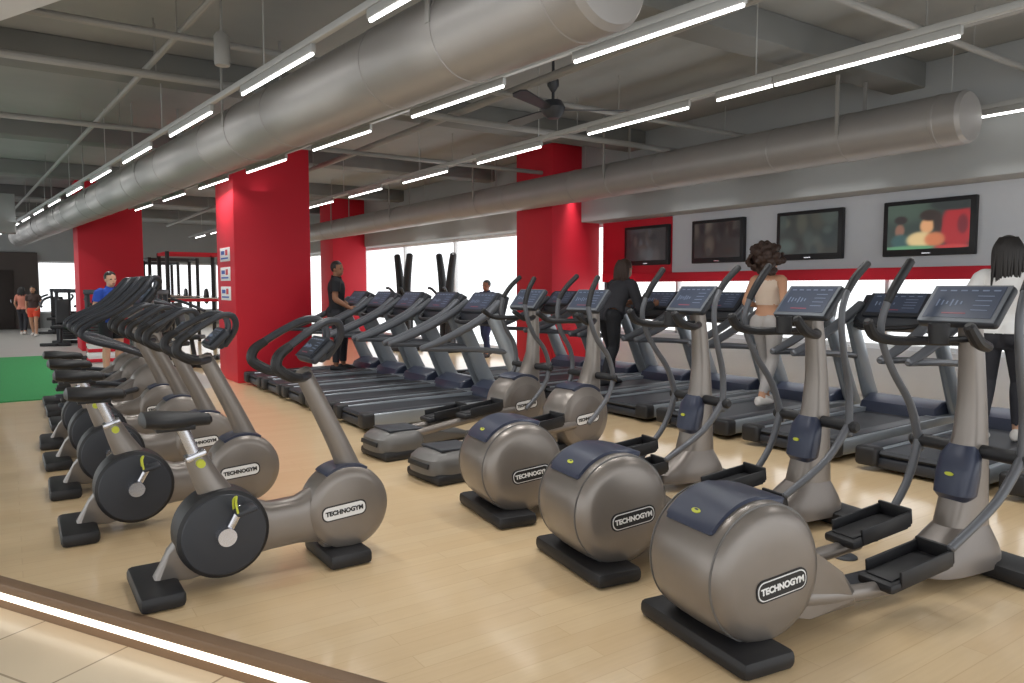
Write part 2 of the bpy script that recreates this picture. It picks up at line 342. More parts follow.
def make_cross():
    t = thing('cross_trainer', '', 'cross trainer', group='front drum cross trainers')
    MB().box((.04, 0, .04), (.38, .50, .08), bev=.03).build('foot', BLACK, t)
    m = MB(); m.loft([(.06, 0, .07, .24, .235), (.06, 0, .13, .245, .24), (.06, 0, .18, .235, .23), (.075, 0, .22, .205, .20), (.09, 0, .24, .15, .15), (.10, 0, .246, .05, .05)], 'Z', 36, sq=.6)
    m.prism([(.2, .09), (.75, .10), (.75, .16), (.5, .18), (.3, .21), (.2, .22)], -.17, .17, .03, 3); rh = m.build('rear_housing', GREY, t)
    m = MB(); m.box((.11, 0, .24), (.34, .32, .022), (0, R(2), 0), .009); m.build('top_panel', DARK, rh)
    m = MB(); m.box((-.178, 0, .14), (.015, .30, .04), (0, R(8), 0), .005); m.build('rear_inlay', BLACK, rh)
    MB().box((.8, 0, .085), (1.3, .12, .07), bev=.02).build('base_beam', DARK, t)
    for sy, ph, dz in ((-1, .08, .10), (1, -.08, .03)):
        m = MB(); m.tube([(.15, sy*.15, .19), (.7+ph, sy*.17, .17+dz), (1.3, sy*.16, .3)], .036, flat=(.8, 1)); m.build('pedal_link', TAUPE, t)
        pedal(t, .78+ph, sy, .23+dz, .19, -5)
    MB().box((1.62, 0, .045), (.26, .6, .09), bev=.03).build('foot', BLACK, t)
    r, w = .285, .16
    m = MB(); m.lathe([(0, -w), (r*.8, -w), (r*.94, -w+.02), (r, -w+.06), (r, w-.06), (r*.94, w-.02), (r*.8, w), (0, w)], (1.45, 0, .345), n=52); m.build('drum', TAUPE, t)
    for sy in (-1, 1):
        m = MB(); m.lathe([(0, sy*(w+.006)), (r*.6, sy*(w+.005)), (r*.72, sy*(w-.002)), (0, sy*(w-.01))], (1.45, 0, .345)); m.build('drum_side_cover', TAUPE2, t)
    badge(t, 1.45, -w-.007, .34, .26, .08, R(5), True)
    m = MB(); m.loft([(1.56, 0, .5, .16, .1), (1.62, 0, .66, .1, .08), (1.66, 0, .85, .068, .06), (1.67, 0, 1.1, .055, .052), (1.66, 0, 1.33, .05, .05)], 'Z', 28, sq=.75); m.build('mast', TAUPE, t)
    m = MB(); m.arc(1.45, .345, .25, .297, 50, 118, -.13, .13, .008); m.build('top_strip', NAVY, t)
    m = MB(); m.tube([(1.65, -.30, .7), (1.65, .30, .7)], .032); m.build('arm_axle', BLACK, t)
    for sy, a in ((-1, R(-5)), (1, R(9))):
        def pv(l): return [(1.65+dx*math.cos(a)+dz*math.sin(a), sy*y, .7-dx*math.sin(a)+dz*math.cos(a)) for dx, dz, y in l]
        m = MB(); m.tube(pv([(-.3, -.36, .25), (-.08, -.18, .26), (0, .0, .27), (-.05, .2, .275), (-.18, .36, .29), (-.25, .52, .295), (-.26, .66, .285)]), .022); ar = m.build('moving_arm', RAILG, t)
        m = MB(); m.tube(pv([(-.26, .66, .285), (-.20, .78, .27), (-.1, .9, .255)]), .024); m.build('grip', BLACK, ar)
    m = MB()
    for sy in (-1, 1): m.tube([(1.66, sy*.02, 1.2), (1.5, sy*.16, 1.19), (1.34, sy*.25, 1.2), (1.22, sy*.26, 1.27)], .024, n=10)
    m.build('handlebar', BLACK, t)
    console(t, 1.58, 1.37, .41, .25, R(40), FRAMEG)
    return t
def make_stepper():
    t = thing('stair_stepper', '', 'stepper', group='steppers at the far end of the left row')
    MB().box((.05, 0, .045), (.26, .56, .09), bev=.03).build('foot', BLACK, t)
    MB().box((1.1, 0, .045), (.26, .56, .09), bev=.03).build('foot', BLACK, t)
    MB().box((.55, 0, .09), (1.0, .14, .08), bev=.02).build('base_beam', DARK, t)
    r, w = .29, .15
    m = MB(); m.lathe([(0, -w), (r*.8, -w), (r*.94, -w+.02), (r, -w+.06), (r, w-.06), (r*.94, w-.02), (r*.8, w), (0, w)], (.98, 0, .36), n=48); m.build('drum', TAUPE, t)
    m = MB(); m.prism([(.45, .1), (.98, .1), (.98, .62), (.75, .5), (.5, .34)], -.12, .12, .03); m.build('body_shell', TAUPE2, t)
    badge(t, .95, -w-.003, .35, .24, .07, R(4), True)
    for sy, z in ((-1, .32), (1, .45)):
        m = MB(); m.tube([(.75, sy*.17, .38), (.4, sy*.18, z-.02), (.2, sy*.18, z-.03)], .028, flat=(.8, 1)); m.build('pedal_link', DARK, t)
        m = MB(); m.box((.2, sy*.2, z), (.36, .17, .035), bev=.012); m.box((.2, sy*.285, z+.03), (.34, .014, .06), bev=.005); m.build('pedal', BLACK, t)
    m = MB(); m.tube([(1.05, 0, .55), (1.0, 0, .9), (.92, 0, 1.35)], [.075, .06, .05], flat=(1, .9)); m.build('mast', TAUPE, t)
    for sy in (-1, 1):
        m = MB(); m.tube([(.98, sy*.1, .68), (.6, sy*.3, .84), (.3, sy*.33, .94), (.22, sy*.33, 1.03), (.34, sy*.32, 1.13), (.6, sy*.31, 1.26), (.82, sy*.28, 1.46), (.94, sy*.22, 1.60), (1.02, sy*.12, 1.56), (.95, sy*.03, 1.40)], [.025, .027, .03, .03, .03, .031, .033, .031, .028, .025], n=10); m.build('handrail', DARK, t)
    console(t, .86, 1.38, .4, .26, R(38), DARK, 0, SCRDK)
    return t
def make_treadmill():
    t = thing('treadmill', '', 'treadmill')
    MB().box((0, 0, .075), (2.04, .72, .09), bev=.02).build('base_frame', DARK, t)
    m = MB(); m.prism([(-1.0, .125), (-1.02, .15), (-1.0, .175), (.72, .175), (.72, .125)], -.27, .27, 0); m.build('running_belt', BELT, t)
    for sy in (-1, 1):
        m = MB(); m.prism([(-1.05, .05), (1.02, .05), (1.02, .215), (.6, .215), (-1.0, .19), (-1.06, .15)], min(sy*.28, sy*.43), max(sy*.28, sy*.43), .02, 3); sr = m.build('side_rail', STEEL, t)
        m = MB(); m.box((-.2, sy*.35, .203), (1.6, .12, .012), (0, R(-.8), 0), .004); m.build('foot_strip', DARK, sr)
        m = MB(); m.box((-1.0, sy*.355, .12), (.14, .165, .16), bev=.03, seg=3); m.build('rear_cap', BLACK, t)
        m = MB(); m.tube([(1.06, sy*.40, .12), (.90, sy*.40, .42), (.70, sy*.395, .85), (.54, sy*.385, 1.16)], [.11, .105, .095, .085], flat=(.5, 1)); m.build('upright', STEEL, t)
        m = MB(); m.tube([(-.38, sy*.40, .84), (-.15, sy*.40, .91), (.15, sy*.40, 1.03), (.43, sy*.39, 1.17), (.64, sy*.35, 1.32)], [.034, .042, .045, .047, .044], n=12); m.build('handrail', RAILT, t)
        m = MB(); m.tube([(.74, sy*.405, .75), (.4, sy*.405, .79), (.0, sy*.40, .82), (-.38, sy*.40, .84)], [.036, .032, .032, .032], n=10); m.build('lower_rail', RAILT, t)
    m = MB(); m.prism([(.66, .06), (1.12, .06), (1.12, .22), (1.02, .33), (.85, .35), (.70, .28), (.66, .19)], -.36, .36, .03, 3); m.build('motor_hood', NAVY, t)
    m = MB(); m.prism([(.5, 1.08), (.62, 1.04), (.72, 1.1), (.80, 1.38), (.72, 1.42), (.52, 1.17)], -.36, .36, .03, 3); m.build('console_pod', DARK, t)
    m = MB(); m.tube([(.52, -.33, 1.14), (.40, -.2, 1.10), (.37, 0, 1.09), (.40, .2, 1.10), (.52, .33, 1.14)], .024, n=10); m.build('grab_bar', BLACK, t)
    console(t, .60, 1.31, .56, .31, R(42), DARK)
    return t

# left row: bikes then steppers
bk = make_bike()
BL = ['grey exercise bike in front of the left row, nearest the lit step', 'grey exercise bike directly behind the foremost bike', 'grey exercise bike third from the front of the left row', 'grey exercise bike fourth from the front of the left row', 'grey exercise bike fifth from the front, just before the tall steppers']
for i, (x, y) in enumerate([(.535, 3.90), (.29, 5.12), (.28, 6.25), (.28, 7.25), (.28, 8.2)]):
    if i == 0: bk.location = (x, y, 0); bk['label'] = BL[0]
    else: dup(bk, (x, y, 0), R(random.uniform(-1.5, 1.5)), BL[i])
st = make_stepper()
for i, y in enumerate([9.2, 10.2, 11.05]):
    lb = 'stepper with tall dark looped handrails, %s in the left row beyond the bikes' % ['first', 'second', 'last'][i]
    if i == 0: st.location = (.38, y, 0); st['label'] = lb
    else: dup(st, (.38, y, 0), 0, lb)
el = make_elliptical()
EL = ['elliptical trainer nearest the camera with large rear drum and black pedals', 'elliptical trainer with rear drum, middle one of three in the front row', 'elliptical trainer with rear drum, farthest of three, beside the cross trainers']
for i, (x, y) in enumerate([(2.42, 2.05), (2.53, 3.02), (2.62, 4.05)]):
    if i == 0: el.location = (x, y, 0); el.rotation_euler = (0, 0, R(-8)); el['label'] = EL[0]
    else: dup(el, (x, y, 0), R(-8), EL[i])
cr = make_cross()
for i, (x, y) in enumerate([(2.74, 5.08), (2.74, 6.02)]):
    lb = ['cross trainer with front drum and grey rear box beside the elliptical trainers', 'cross trainer with front drum and grey rear box next to the treadmills'][i]
    if i == 0: cr.location = (x, y, 0); cr.rotation_euler = (0, 0, R(3)); cr['label'] = lb
    else: dup(cr, (x, y, 0), R(3), lb)
tm = make_treadmill()
YA = [7.5, 8.455, 9.41, 10.365, 11.32]
for i, y in enumerate(YA):
    lb = 'treadmill in the middle row, %s to the cross trainers%s' % (ORD[i], ', man in black on it' if i == 4 else '')
    if i == 0: tm.location = (4.02, y, 0); tm['label'] = lb; tm['group'] = 'treadmills in the middle row'
    else: dup(tm, (4.02, y, 0), 0, lb, 'treadmills in the middle row')
YB = [1.85, 2.93, 4.08, 5.22, 6.34, 7.46, 8.55, 9.65]
LB = ['treadmill at the right end of the window row, partly cut by the frame', 'treadmill facing the windows under the woman in the white shirt', 'empty treadmill facing the wall between the white shirt woman and the curly haired woman',
      'treadmill under the curly haired woman in grey leggings', 'empty treadmill just left of the curly haired woman', 'treadmill by the windows under the woman in dark clothes',
      'empty treadmill by the windows just left of the woman in dark clothes', 'treadmill by the windows closest to the red column on the wall']
for i, y in enumerate(YB):
    o = dup(tm, (6.88, y, 0), 0, LB[i], 'treadmills facing the windows'); o.scale = (1.06, 1.12, 1.0)

# ------------------------------------------------------------------ setting
A = Vector((-.04, 4.48)); B = Vector((1.0, 2.70)); dv = (B-A).normalized(); E0 = A-dv*3.4; E1 = B+dv*5
m = MB(); m.slab([(E0.x, E0.y), (E1.x, E1.y), (9.2, E1.y), (9.2, 32), (2.7, 32), (2.7, 11.6), (E0.x, 11.6)], -.14, 0); struct('floor', m, WOOD)
m = MB(); m.slab([(-7, 11.6), (2.7, 11.6), (2.7, 32), (-7, 32)], -.14, -.001); struct('floor_back', m, GFLOOR)
m = MB(); m.slab([(-7, -3), (9.2, -3), (9.2, 11.6), (-7, 11.6)], -.3, -.141); struct('floor_walkway', m, TILE)
m = MB(); m.slab([(-6.8, 11.62), (.98, 11.62), (.98, 19), (-6.8, 19)], -.001, .014); o = m.build('artificial_turf', TURF); tag(o, 'bright green artificial turf lane behind the steppers', 'turf')
L = (E1-E0).length; ang = math.atan2(dv.y, dv.x); mid = (E0+E1)/2; nv = Vector((dv.y, -dv.x)) # towards walkway
if nv.dot(Vector((0, 0))-mid) < 0: nv = -nv
p = mid+nv*.02; m = MB(); m.box((p.x, p.y, -.02), (L, .07, .05), (0, 0, ang), .008); struct('trim_1', m, BROWN)
p = mid+nv*.015; m = MB(); m.box((p.x, p.y, -.10), (L, .03, .08), (0, 0, ang), 0); struct('trim_2', m, BROWN)
p = mid+nv*.045; m = MB(); m.box((p.x, p.y, -.066), (L, .022, .026), (0, 0, ang), .004); o = m.build('led_strip', LED); tag(o, 'glowing white light strip under the brown platform edge', 'light strip')
CZ = 4.0
m = MB(); m.box((1.1, 14.5, CZ+.05), (16.2, 35, .1), bev=0); struct('ceiling', m, CONC)
for i, y in enumerate([4.6, 9.0, 13.4, 17.8, 22.2, 26.6]):
    m = MB(); m.box((1.1, y, CZ-.14), (16, .4, .28), bev=.02); o = struct('trim_%d' % (i+3), m, CONC2)
m = MB(); m.slab([(-2.8, 12.0), (3.36, -.6), (3.36, -3), (-7, -3), (-7, 12.0)], 3.3, 3.99); struct('ceiling_soffit', m, LGREY)
# right wall
WX = 9.0
m = MB(); m.box((WX+.1, 14.6, .06), (.2, 35, .12), bev=0); m.box((WX+.1, 4.1, 2.19), (.2, 12.4, .94), bev=0); m.box((WX+.1, 29.5, 1.4), (.2, 5, 2.6), bev=0); m.box((WX+.1, 4.1, .42), (.2, 12.4, .62), bev=0)
struct('wall_right', m, LGREY)
m = MB(); m.box((WX-.12, 14.6, 3.33), (.64, 34.8, 1.34), bev=.01); struct('wall_right_bulkhead', m, MGREY)
m = MB(); m.box((WX-.006, 9.45, 2.19), (.012, 1.7, .93), bev=0); struct('wall_right_red_panel', m, RED)
m = MB(); m.box((WX-.01, 4.1, 1.665), (.02, 12.4, .15), bev=.003); struct('wall_right_red_band', m, RED)
def window(n, y0, y1, z0, z1, step, M=None):
    m = MB(); X = WX+.1
    m.box((X, (y0+y1)/2, z0+.03), (.1, y1-y0, .06), bev=.005); m.box((X, (y0+y1)/2, z1-.03), (.1, y1-y0, .06), bev=.005)
    k = max(1, int((y1-y0)/step))
    for i in range(k+1): m.box((X, y0+(y1-y0)*i/k, (z0+z1)/2), (.1, .05, z1-z0), bev=.005)
    if M: bmesh.ops.transform(m.bm, matrix=M, verts=m.bm.verts)
    w = struct('window_%d' % n, m, WHITE)
    m = MB(); m.box((X, (y0+y1)/2, (z0+z1)/2), (.01, y1-y0-.04, z1-z0-.08), bev=0)
    if M: bmesh.ops.transform(m.bm, matrix=M, verts=m.bm.verts)
    m.build('pane', GLASS, w)
window(1, -2, 10.3, .73, 1.72, 1.55); window(2, 10.3, 27, .12, 2.66, 2.4)
# back wall with a long window band, left side fully glazed
m = MB()
for b in ((-3.1, 9.2, 2.45, 4.0), (.9, 9.2, 0, .55), (-7, -2.2, 0, .12)): m.box(((b[0]+b[1])/2, 32.1, (b[2]+b[3])/2), (b[1]-b[0], .2, b[3]-b[2]), bev=0)
m.box((-.65, 32.1, 1.4), (3.1, .2, 2.72), bev=0); m.box((-5.1, 32.1, 3.37), (4.2, .2, 1.26), bev=0)
struct('wall_back', m, MGREY)
RB = Matrix.Translation((0, 32.1, 0)) @ Matrix.Rotation(R(90), 4, 'Z') @ Matrix.Translation((-WX-.1, 0, 0))
window(3, -9.1, -.9, .55, 2.45, 2.0, RB); window(4, 2.2, 7, .12, 2.75, 1.6, RB)
m = MB(); m.box((-.65, 31.95, 1.37), (3.1, .1, 2.74), bev=0); struct('wall_back_dark', m, DWALL)
m = MB(); m.box((-.35, 31.88, 1.05), (1.0, .05, 2.1), bev=.01); d = struct('door_1', m, mat('door_dark', (54, 46, 43), .5))
MB().box((.05, 31.84, 1.0), (.03, .06, .14)).build('door_handle', CHROME, d)
LM = Matrix.Translation((-7.1-WX-.1, 0, 0)); window(5, 12.3, 32, .0, 4.0, 2.5, LM)
m = MB(); m.box((-3.4, 21, 3.2), (7.2, .5, .9), bev=.02); struct('ceiling_bulkhead', m, MGREY)
# columns
def column(i, x0, x1, y0, y1, lb):
    m = MB(); m.box(((x0+x1)/2, (y0+y1)/2, CZ/2), (x1-x0, y1-y0, CZ), bev=.012); o = m.build('column', RED); tag(o, lb, 'column', 'red square columns')
column(0, 2.9, 4.1, 11.9, 13.05, 'large red square column with small white notices behind the treadmills')
column(1, 1.37, 2.74, 20, 21.4, 'red square column on the far left beyond the green turf')
column(2, 7.9, 8.99, 10.4, 11.5, 'red square column against the window wall left of the screens')
column(3, 7.6, 8.6, 20.2, 21.2, 'narrow distant red column behind the man in black')
NB = mat('notice_blue', (40, 80, 170), .5); NR = mat('notice_red', (200, 40, 50), .5)
for i, z in enumerate([2.02, 1.71, 1.40]):
    t = thing('notice_sign', '%s white notice on the left face of the big red column' % ['top', 'middle', 'bottom'][i], 'sign', (2.898, 12.47, z), 0, 'white notices on the red column')
    MB().box((-.005, 0, 0), (.012, .62, .22), bev=.003).build('board', WHITE, t)
    m = MB(); m.box((-.012, .12, .03), (.004, .22, .06), bev=0, mi=0); m.box((-.012, -.12, .03), (.004, .14, .09), bev=0, mi=1); m.box((-.012, .02, -.06), (.004, .46, .025), bev=0, mi=0); m.build('printing', [NB, NR], t)
# screens on the wall
TVM = bpy.data.materials.new('screen_picture'); TVM.use_nodes = True
_b = TVM.node_tree.nodes['Principled BSDF']; _a = TVM.node_tree.nodes.new('ShaderNodeVertexColor'); _a.layer_name = 'Col'
TVM.node_tree.links.new(_a.outputs[0], _b.inputs['Emission Color']); _b.inputs['Emission Strength'].default_value = .8; _b.inputs['Base Color'].default_value = (.01, .01, .012, 1); _b.inputs['Roughness'].default_value = .25
def soft(base, blobs):
    def f(u, v):
        c = list(base)
        for cu, cv, ru, rv, col, hard in blobs:
            d = ((u-cu)/ru)**2+((v-cv)/rv)**2
            k = 1/(1+math.exp(min(40, (d-1)*hard)))
            c = [a*(1-k)+b*k for a, b in zip(c, col)]
        return tuple(c)
    return f
pic0 = soft((46, 58, 52), [(.2, .9, .35, .3, (70, 86, 74), 3), (.86, .45, .2, .5, (168, 32, 38), 9), (.84, .95, .3, .14, (40, 46, 44), 9), (.92, .5, .06, .2, (110, 26, 36), 5), (.16, .42, .06, .15, (140, 98, 80), 6), (.17, .66, .08, .09, (40, 30, 28), 6), (.17, .18, .12, .16, (52, 84, 84), 6),
              (.5, .5, .085, .17, (222, 162, 112), 7), (.53, .73, .12, .12, (46, 32, 26), 7), (.63, .55, .05, .22, (50, 34, 28), 5), (.42, .2, .17, .18, (226, 196, 140), 7), (.6, .2, .12, .16, (206, 120, 78), 6), (.3, .03, .35, .05, (96, 150, 110), 6), (.8, .03, .2, .05, (190, 60, 60), 6)])
def dim(seed, base):
    rnd = random.Random(seed); bl = []
    for _ in range(16):
        g = rnd.uniform(.5, 2.1); wv = rnd.uniform(-6, 8)
        bl.append((rnd.random(), rnd.random(), rnd.uniform(.04, .16), rnd.uniform(.08, .3), (base[0]*g+wv, base[1]*g, max(0, base[2]*g-wv*.6)), 2.5))
    return soft(base, bl)
PX = [((887, 207), (980, 197), (980, 257)), ((780, 217), (846, 211), (846, 262)), ((695, 225), (747, 221), (747, 265)), ((628, 231), (672, 229), (672, 267))]
TL = ['wall screen showing a bright orange and red film scene, nearest of four', 'second wall screen from the right with a dim picture', 'third wall screen from the right above the treadmills', 'small looking wall screen on the red panel, farthest of four']
PF = [pic0, dim(3, (38, 42, 38)), dim(5, (36, 36, 34)), dim(9, (36, 34, 34))]
for i, (a, b, c) in enumerate(PX):
    yl = wallx(a[0], a[1], WX)[0]; yr = wallx(b[0], b[1], WX)[0]
    zt = 2.53; zb = 1.87; cy = (yl+yr)/2; w = yl-yr; h = zt-zb
    t = thing('television', TL[i], 'television', (WX+.003 if i < 3 else WX-.008, cy, (zt+zb)/2), 0, 'screens on the right wall')
    m = MB(); m.box((-.04, 0, 0), (.07, w, h), bev=.012); m.build('casing', BLACK, t)
    fn = PF[i]; nu, nvv = 64, 38; bm = bmesh.new(); W, H = w-.12, h-.13
    vs = [[bm.verts.new((-.0765, W/2-W*iu/nu, .015-H/2+H*jv/nvv)) for jv in range(nvv+1)] for iu in range(nu+1)]
    cl = bm.loops.layers.float_color.new('Col')
    cc = [[lin([max(0, min(255, q)) for q in fn(iu/nu, jv/nvv)]) for jv in range(nvv+1)] for iu in range(nu+1)]
    for iu in range(nu):
        for jv in range(nvv):
            ij = ((iu, jv), (iu, jv+1), (iu+1, jv+1), (iu+1, jv))
            f = bm.faces.new([vs[a_][b_] for a_, b_ in ij])
            for l, (a_, b_) in zip(f.loops, ij): l[cl] = cc[a_][b_]
    me = bpy.data.meshes.new('screen'); bm.to_mesh(me); bm.free(); link('screen', me, TVM, t)
    MB().box((-.0765, 0, -h/2+.03), (.004, .1, .014), bev=0).build('maker_plate', CHROME, t)

# ------------------------------------------------------------------ ceiling services
def duct(x, z, r, y0, y1, lb, rz=0):
    t = thing('air_duct', lb, 'air duct', (x, y0, z), rz, 'round air ducts under the ceiling')
    m = MB(); m.lathe([(0, -.03), (r*.5, -.025), (r*.9, -.005), (r, .03), (r, y1-y0), (0, y1-y0)], (0, 0, 0), n=48); m.build('duct_body', DUCT, t)
    y = .25
    while y < y1-y0:
        m = MB(); m.lathe([(r+.001, y-.02), (r+.005, y-.016), (r+.005, y+.016), (r+.001, y+.02)], (0, 0, 0), n=48); m.build('seam_ring', DUCT, t); y += 1.85
    y = 1.2
    while y < y1-y0:
        for s in (-1, 1):
            m = MB(); m.box((s*(r+.006), y, (CZ-z)/2), (.012, .04, CZ-z), bev=0); m.build('hanger', PIPE, t)
        m = MB(); m.lathe([(r+.002, y-.015), (r+.006, y-.013), (r+.006, y+.013), (r+.002, y+.015)], (0, 0, 0), n=40); m.build('strap', DUCT, t); y += 3.7
SL = .087
duct(2.52, 3.065, .29, 2.85, 28, 'fat grey air duct running over the bikes and elliptical trainers', math.atan(SL))
duct(7.54, 3.1, .25, 3.45, 27, 'thinner grey air duct near the wall screens')
LT = bpy.data.lights
def light_row(x, z, ys, lbrow, y0, y1, sl=0, short=(), ef=1.0, spr=130):
    # x = row position at y = 4; the row drifts by sl metres to -x per metre of y
    X = lambda y: x-sl*(y-4)
    a = math.atan(sl)
    m = MB(); m.box((X((y0+y1)/2), (y0+y1)/2, z+.10), (.045, (y1-y0)/math.cos(a), .05), (0, 0, a), .008)
    for y in range(int(y0)+1, int(y1), 3): m.tube([(X(y), y, z+.1), (X(y), y, CZ)], .006, n=6)
    o = m.build('light_rail', RAILM); tag(o, 'long narrow grey rail carrying the tube lights %s' % lbrow, 'light rail', 'rails carrying tube lights')
    src = None
    for i, y in enumerate(ys):
        lb = 'white tube light, %s in the row %s' % (ORD[i], lbrow)
        if not src:
            src = thing('tube_light', lb, 'ceiling light', (X(y), y, z), a, 'tube lights %s' % lbrow)
            m = MB(); m.box((0, 0, .045), (.036, 1.42, .06), bev=.008); m.build('housing', RAILM, src)
            m = MB(); m.tube([(0, -.69, .006), (0, .69, .006)], .0115, n=12); m.build('tube', TUBE, src); u = src
        else: u = dup(src, (X(y), y, z), a, lb)
        if i in short: u.scale = (1, .4, 1)
        l = LT.new('tube_lamp', 'AREA'); l.shape = 'RECTANGLE'; l.size = .04; l.size_y = 1.2 if i not in short else .5; l.energy = LE*ef if i not in short else LE*ef*.45; l.color = (1, .99, .97); l.spread = R(spr)
        lo = bpy.data.objects.new('tube_lamp', l); C.objects.link(lo); lo.location = (X(y), y, z-.012); lo.rotation_euler = (0, 0, a)
LE = 11.8
light_row(1.90, 3.1, [3.6+2.2*i for i in range(12)], 'left of the fat duct', 2.6, 29, SL)
light_row(3.44, 3.1, [3.55+2.2*i for i in range(7)], 'right of the fat duct', 2.5, 18, SL)
light_row(5.12, 3.1, [1.0, 3.12, 4.12, 5.42, 7.65, 9.85, 12.05, 14.25, 16.45, 18.65, 20.85, 23.05, 25.25], 'in the middle of the ceiling', .2, 27, .0, (2,))
light_row(8.32, 3.23, [1.2, 3.2, 5.4, 7.6, 9.8, 12, 14.2, 16.4], 'beside the window wall', .5, 18, 0, (), .7, 60)
# added upward fill lamps without fixtures: a soft cool wash on the slab
for x, y, sy, e in ((0.2, 16, 18, 9), (3.3, 9, 13, 9), (3.3, 22, 12, 7), (5.9, 7, 12, 10), (5.9, 20, 13, 7), (-4.0, 21, 14, 7)):
    l = LT.new('ceiling_fill', 'AREA'); l.shape = 'RECTANGLE'; l.size = .25; l.size_y = sy; l.energy = e; l.color = (.95, .98, 1)
    lo = bpy.data.objects.new('ceiling_fill', l); C.objects.link(lo); lo.location = (x, y, 3.0); lo.rotation_euler = (PI, 0, 0)
def pipe(pts, r, lb, mt=None):
    m = MB(); m.tube(pts, r, n=10, k=1)
    a, b = Vector(pts[0]), Vector(pts[-1]); n = max(2, int((b-a).length/4))
    for i in range(n):
        q = a.lerp(b, (i+.5)/n); m.tube([q, (q.x, q.y, CZ)], .006, n=6)
    o = m.build('ceiling_pipe', mt or PIPE); tag(o, lb, 'pipe', 'pipes under the ceiling')
pipe([(-6, 7.9, 3.52), (8.5, 7.9, 3.52)], .04, 'grey pipe crossing the ceiling above the third bike')
pipe([(-1.2, 6.7, 3.55), (8.5, 6.7, 3.55)], .03, 'thin grey pipe crossing the ceiling above the second bike')
pipe([(-6, 10.7, 3.52), (8.5, 10.7, 3.52)], .035, 'grey pipe crossing the ceiling just before the big red column')
pipe([(-.3, 7.4, 3.42), (-.9, 28, 3.42)], .045, 'grey pipe running lengthwise at the far left of the ceiling')
pipe([(1.35, 5.5, 3.62), (.0, 28, 3.62)], .03, 'grey pipe running lengthwise left of the first light row')
pipe([(4.62, 2.6, 3.62), (4.62, 28, 3.62)], .045, 'grey pipe running lengthwise above the ceiling fan')
pipe([(6.3, 1, 3.58), (6.3, 28, 3.58)], .05, 'grey pipe running lengthwise left of the thinner duct')
pipe([(3.4, 3.3, 3.62), (8.5, 3.3, 3.62)], .03, 'thin grey pipe crossing above the nearest ends of the ducts')
for i, (px, py, z) in enumerate([(222, 50, 3.35)]):
    x, y = gp(px, py, z); t = thing('pendant_speaker', 'small grey cylinder speaker hanging from the ceiling left of the fat duct', 'speaker', (x, y, z))
    m = MB(); m.lathe([(0, -.12), (.055, -.12), (.06, -.10), (.06, .10), (.04, .13), (0, .13)], (0, 0, 0), 'Z', 24); m.build('speaker_body', PIPE, t)
    m = MB(); m.tube([(0, 0, .12), (0, 0, CZ-z)], .01, n=8); m.build('hanging_rod', PIPE, t)
FZ = 3.32
x, y = gp(553, 110, FZ); t = thing('ceiling_fan', 'dark ceiling fan hanging between the two ducts', 'ceiling fan', (x, y, FZ))
m = MB(); m.lathe([(0, -.09), (.06, -.085), (.11, -.04), (.13, .02), (.09, .09), (0, .11)], (0, 0, 0), 'Z', 28); m.build('motor', DARK, t)
m = MB(); m.tube([(0, 0, .08), (0, 0, CZ-FZ)], .016, n=10); m.lathe([(.02, .18), (.06, .24), (.06, .3), (.02, .32)], (0, 0, 0), 'Z', 20); m.build('down_rod', DARK, t)
for k in range(3):
    a = R(-32+120*k); M = Matrix.Rotation(a, 4, 'Z') @ Matrix.Rotation(R(12), 4, 'X')
    m = MB(); m.plate([(.1, -.03), (.2, -.055), (.74, -.08), (.80, -.05), (.81, .04), (.76, .08), (.2, .055), (.1, .03)], M, -.006, .006); m.build('blade', DARK, t)
x, y = gp(845, 557); m = MB(); m.lathe([(0, .012), (.055, .012), (.065, .006), (.066, 0), (0, 0)], (x, y, 0), 'Z', 28); o = m.build('floor_socket', DARK); tag(o, 'small round dark floor socket beside the nearest elliptical trainer', 'floor socket')

# ------------------------------------------------------------------ background equipment
def cable_machine(x, y, rz, lb):
    t = thing('cable_machine', lb, 'cable machine', (x, y, 0), rz, 'black cable machines by the far windows')
    MB().box((0, 0, .05), (.6, .8, .1), bev=.02).build('base', BLACK, t)
    for s in (-1, 1):
        m = MB(); m.tube([(0, s*.12, .1), (0, s*.14, 1.1), (0, s*.20, 1.7), (0, s*.34, 2.25)], [.09, .09, .085, .07], flat=(1, 1.1)); m.build('upright', BLACK, t)
        m = MB(); m.tube([(-.02, s*.15, 1.2), (-.2, s*.32, 1.45), (-.28, s*.36, 1.48)], .03); m.build('arm', DARK, t)
    MB().box((.1, 0, .75), (.2, .2, 1.3), bev=.02).build('weight_stack', DARK, t)
cable_machine(7.75, 16.0, R(0), 'black forked cable machine left of its twin by the bright far windows')
cable_machine(8.4, 15.1, R(0), 'black forked cable machine right of its twin by the bright far windows')
def rack(x, y, lb, c):
    t = thing('power_rack', lb, 'power rack', (x, y, 0), 0, 'training racks near the far wall')
    for sx in (-1, 1):
        for sy in (-1, 1): MB().box((sx*.6, sy*.55, 1.15), (.08, .08, 2.3), bev=.01).build('post', BLACK, t)
        MB().box((sx*.6, 0, 2.26), (.07, 1.1, .07), bev=.01).build('side_bar', c, t)
    for z in (2.26, 1.2):
        for sy in (-1, 1): MB().box((0, sy*.55, z), (1.2, .05, .06), bev=.01).build('cross_bar', c, t)
    m = MB(); m.tube([(-.95, -.62, 1.25), (.95, -.62, 1.25)], .015, n=8); b = m.build('barbell', CHROME, t)
    for s in (-1, 1):
        m = MB(); m.lathe([(0, -.03), (.2, -.03), (.22, 0), (.2, .03), (0, .03)], (s*.8, -.62, 1.25), 'X', 28); m.build('weight_plate', BLACK, b)
rack(3.55, 18.6, 'training rack with red bars left of the big red column', RED)
rack(3.75, 22.5, 'dark training rack behind the red barred one', DARK)
rack(3.9, 26.2, 'training rack farthest back, seen through the two racks before it', DARK)
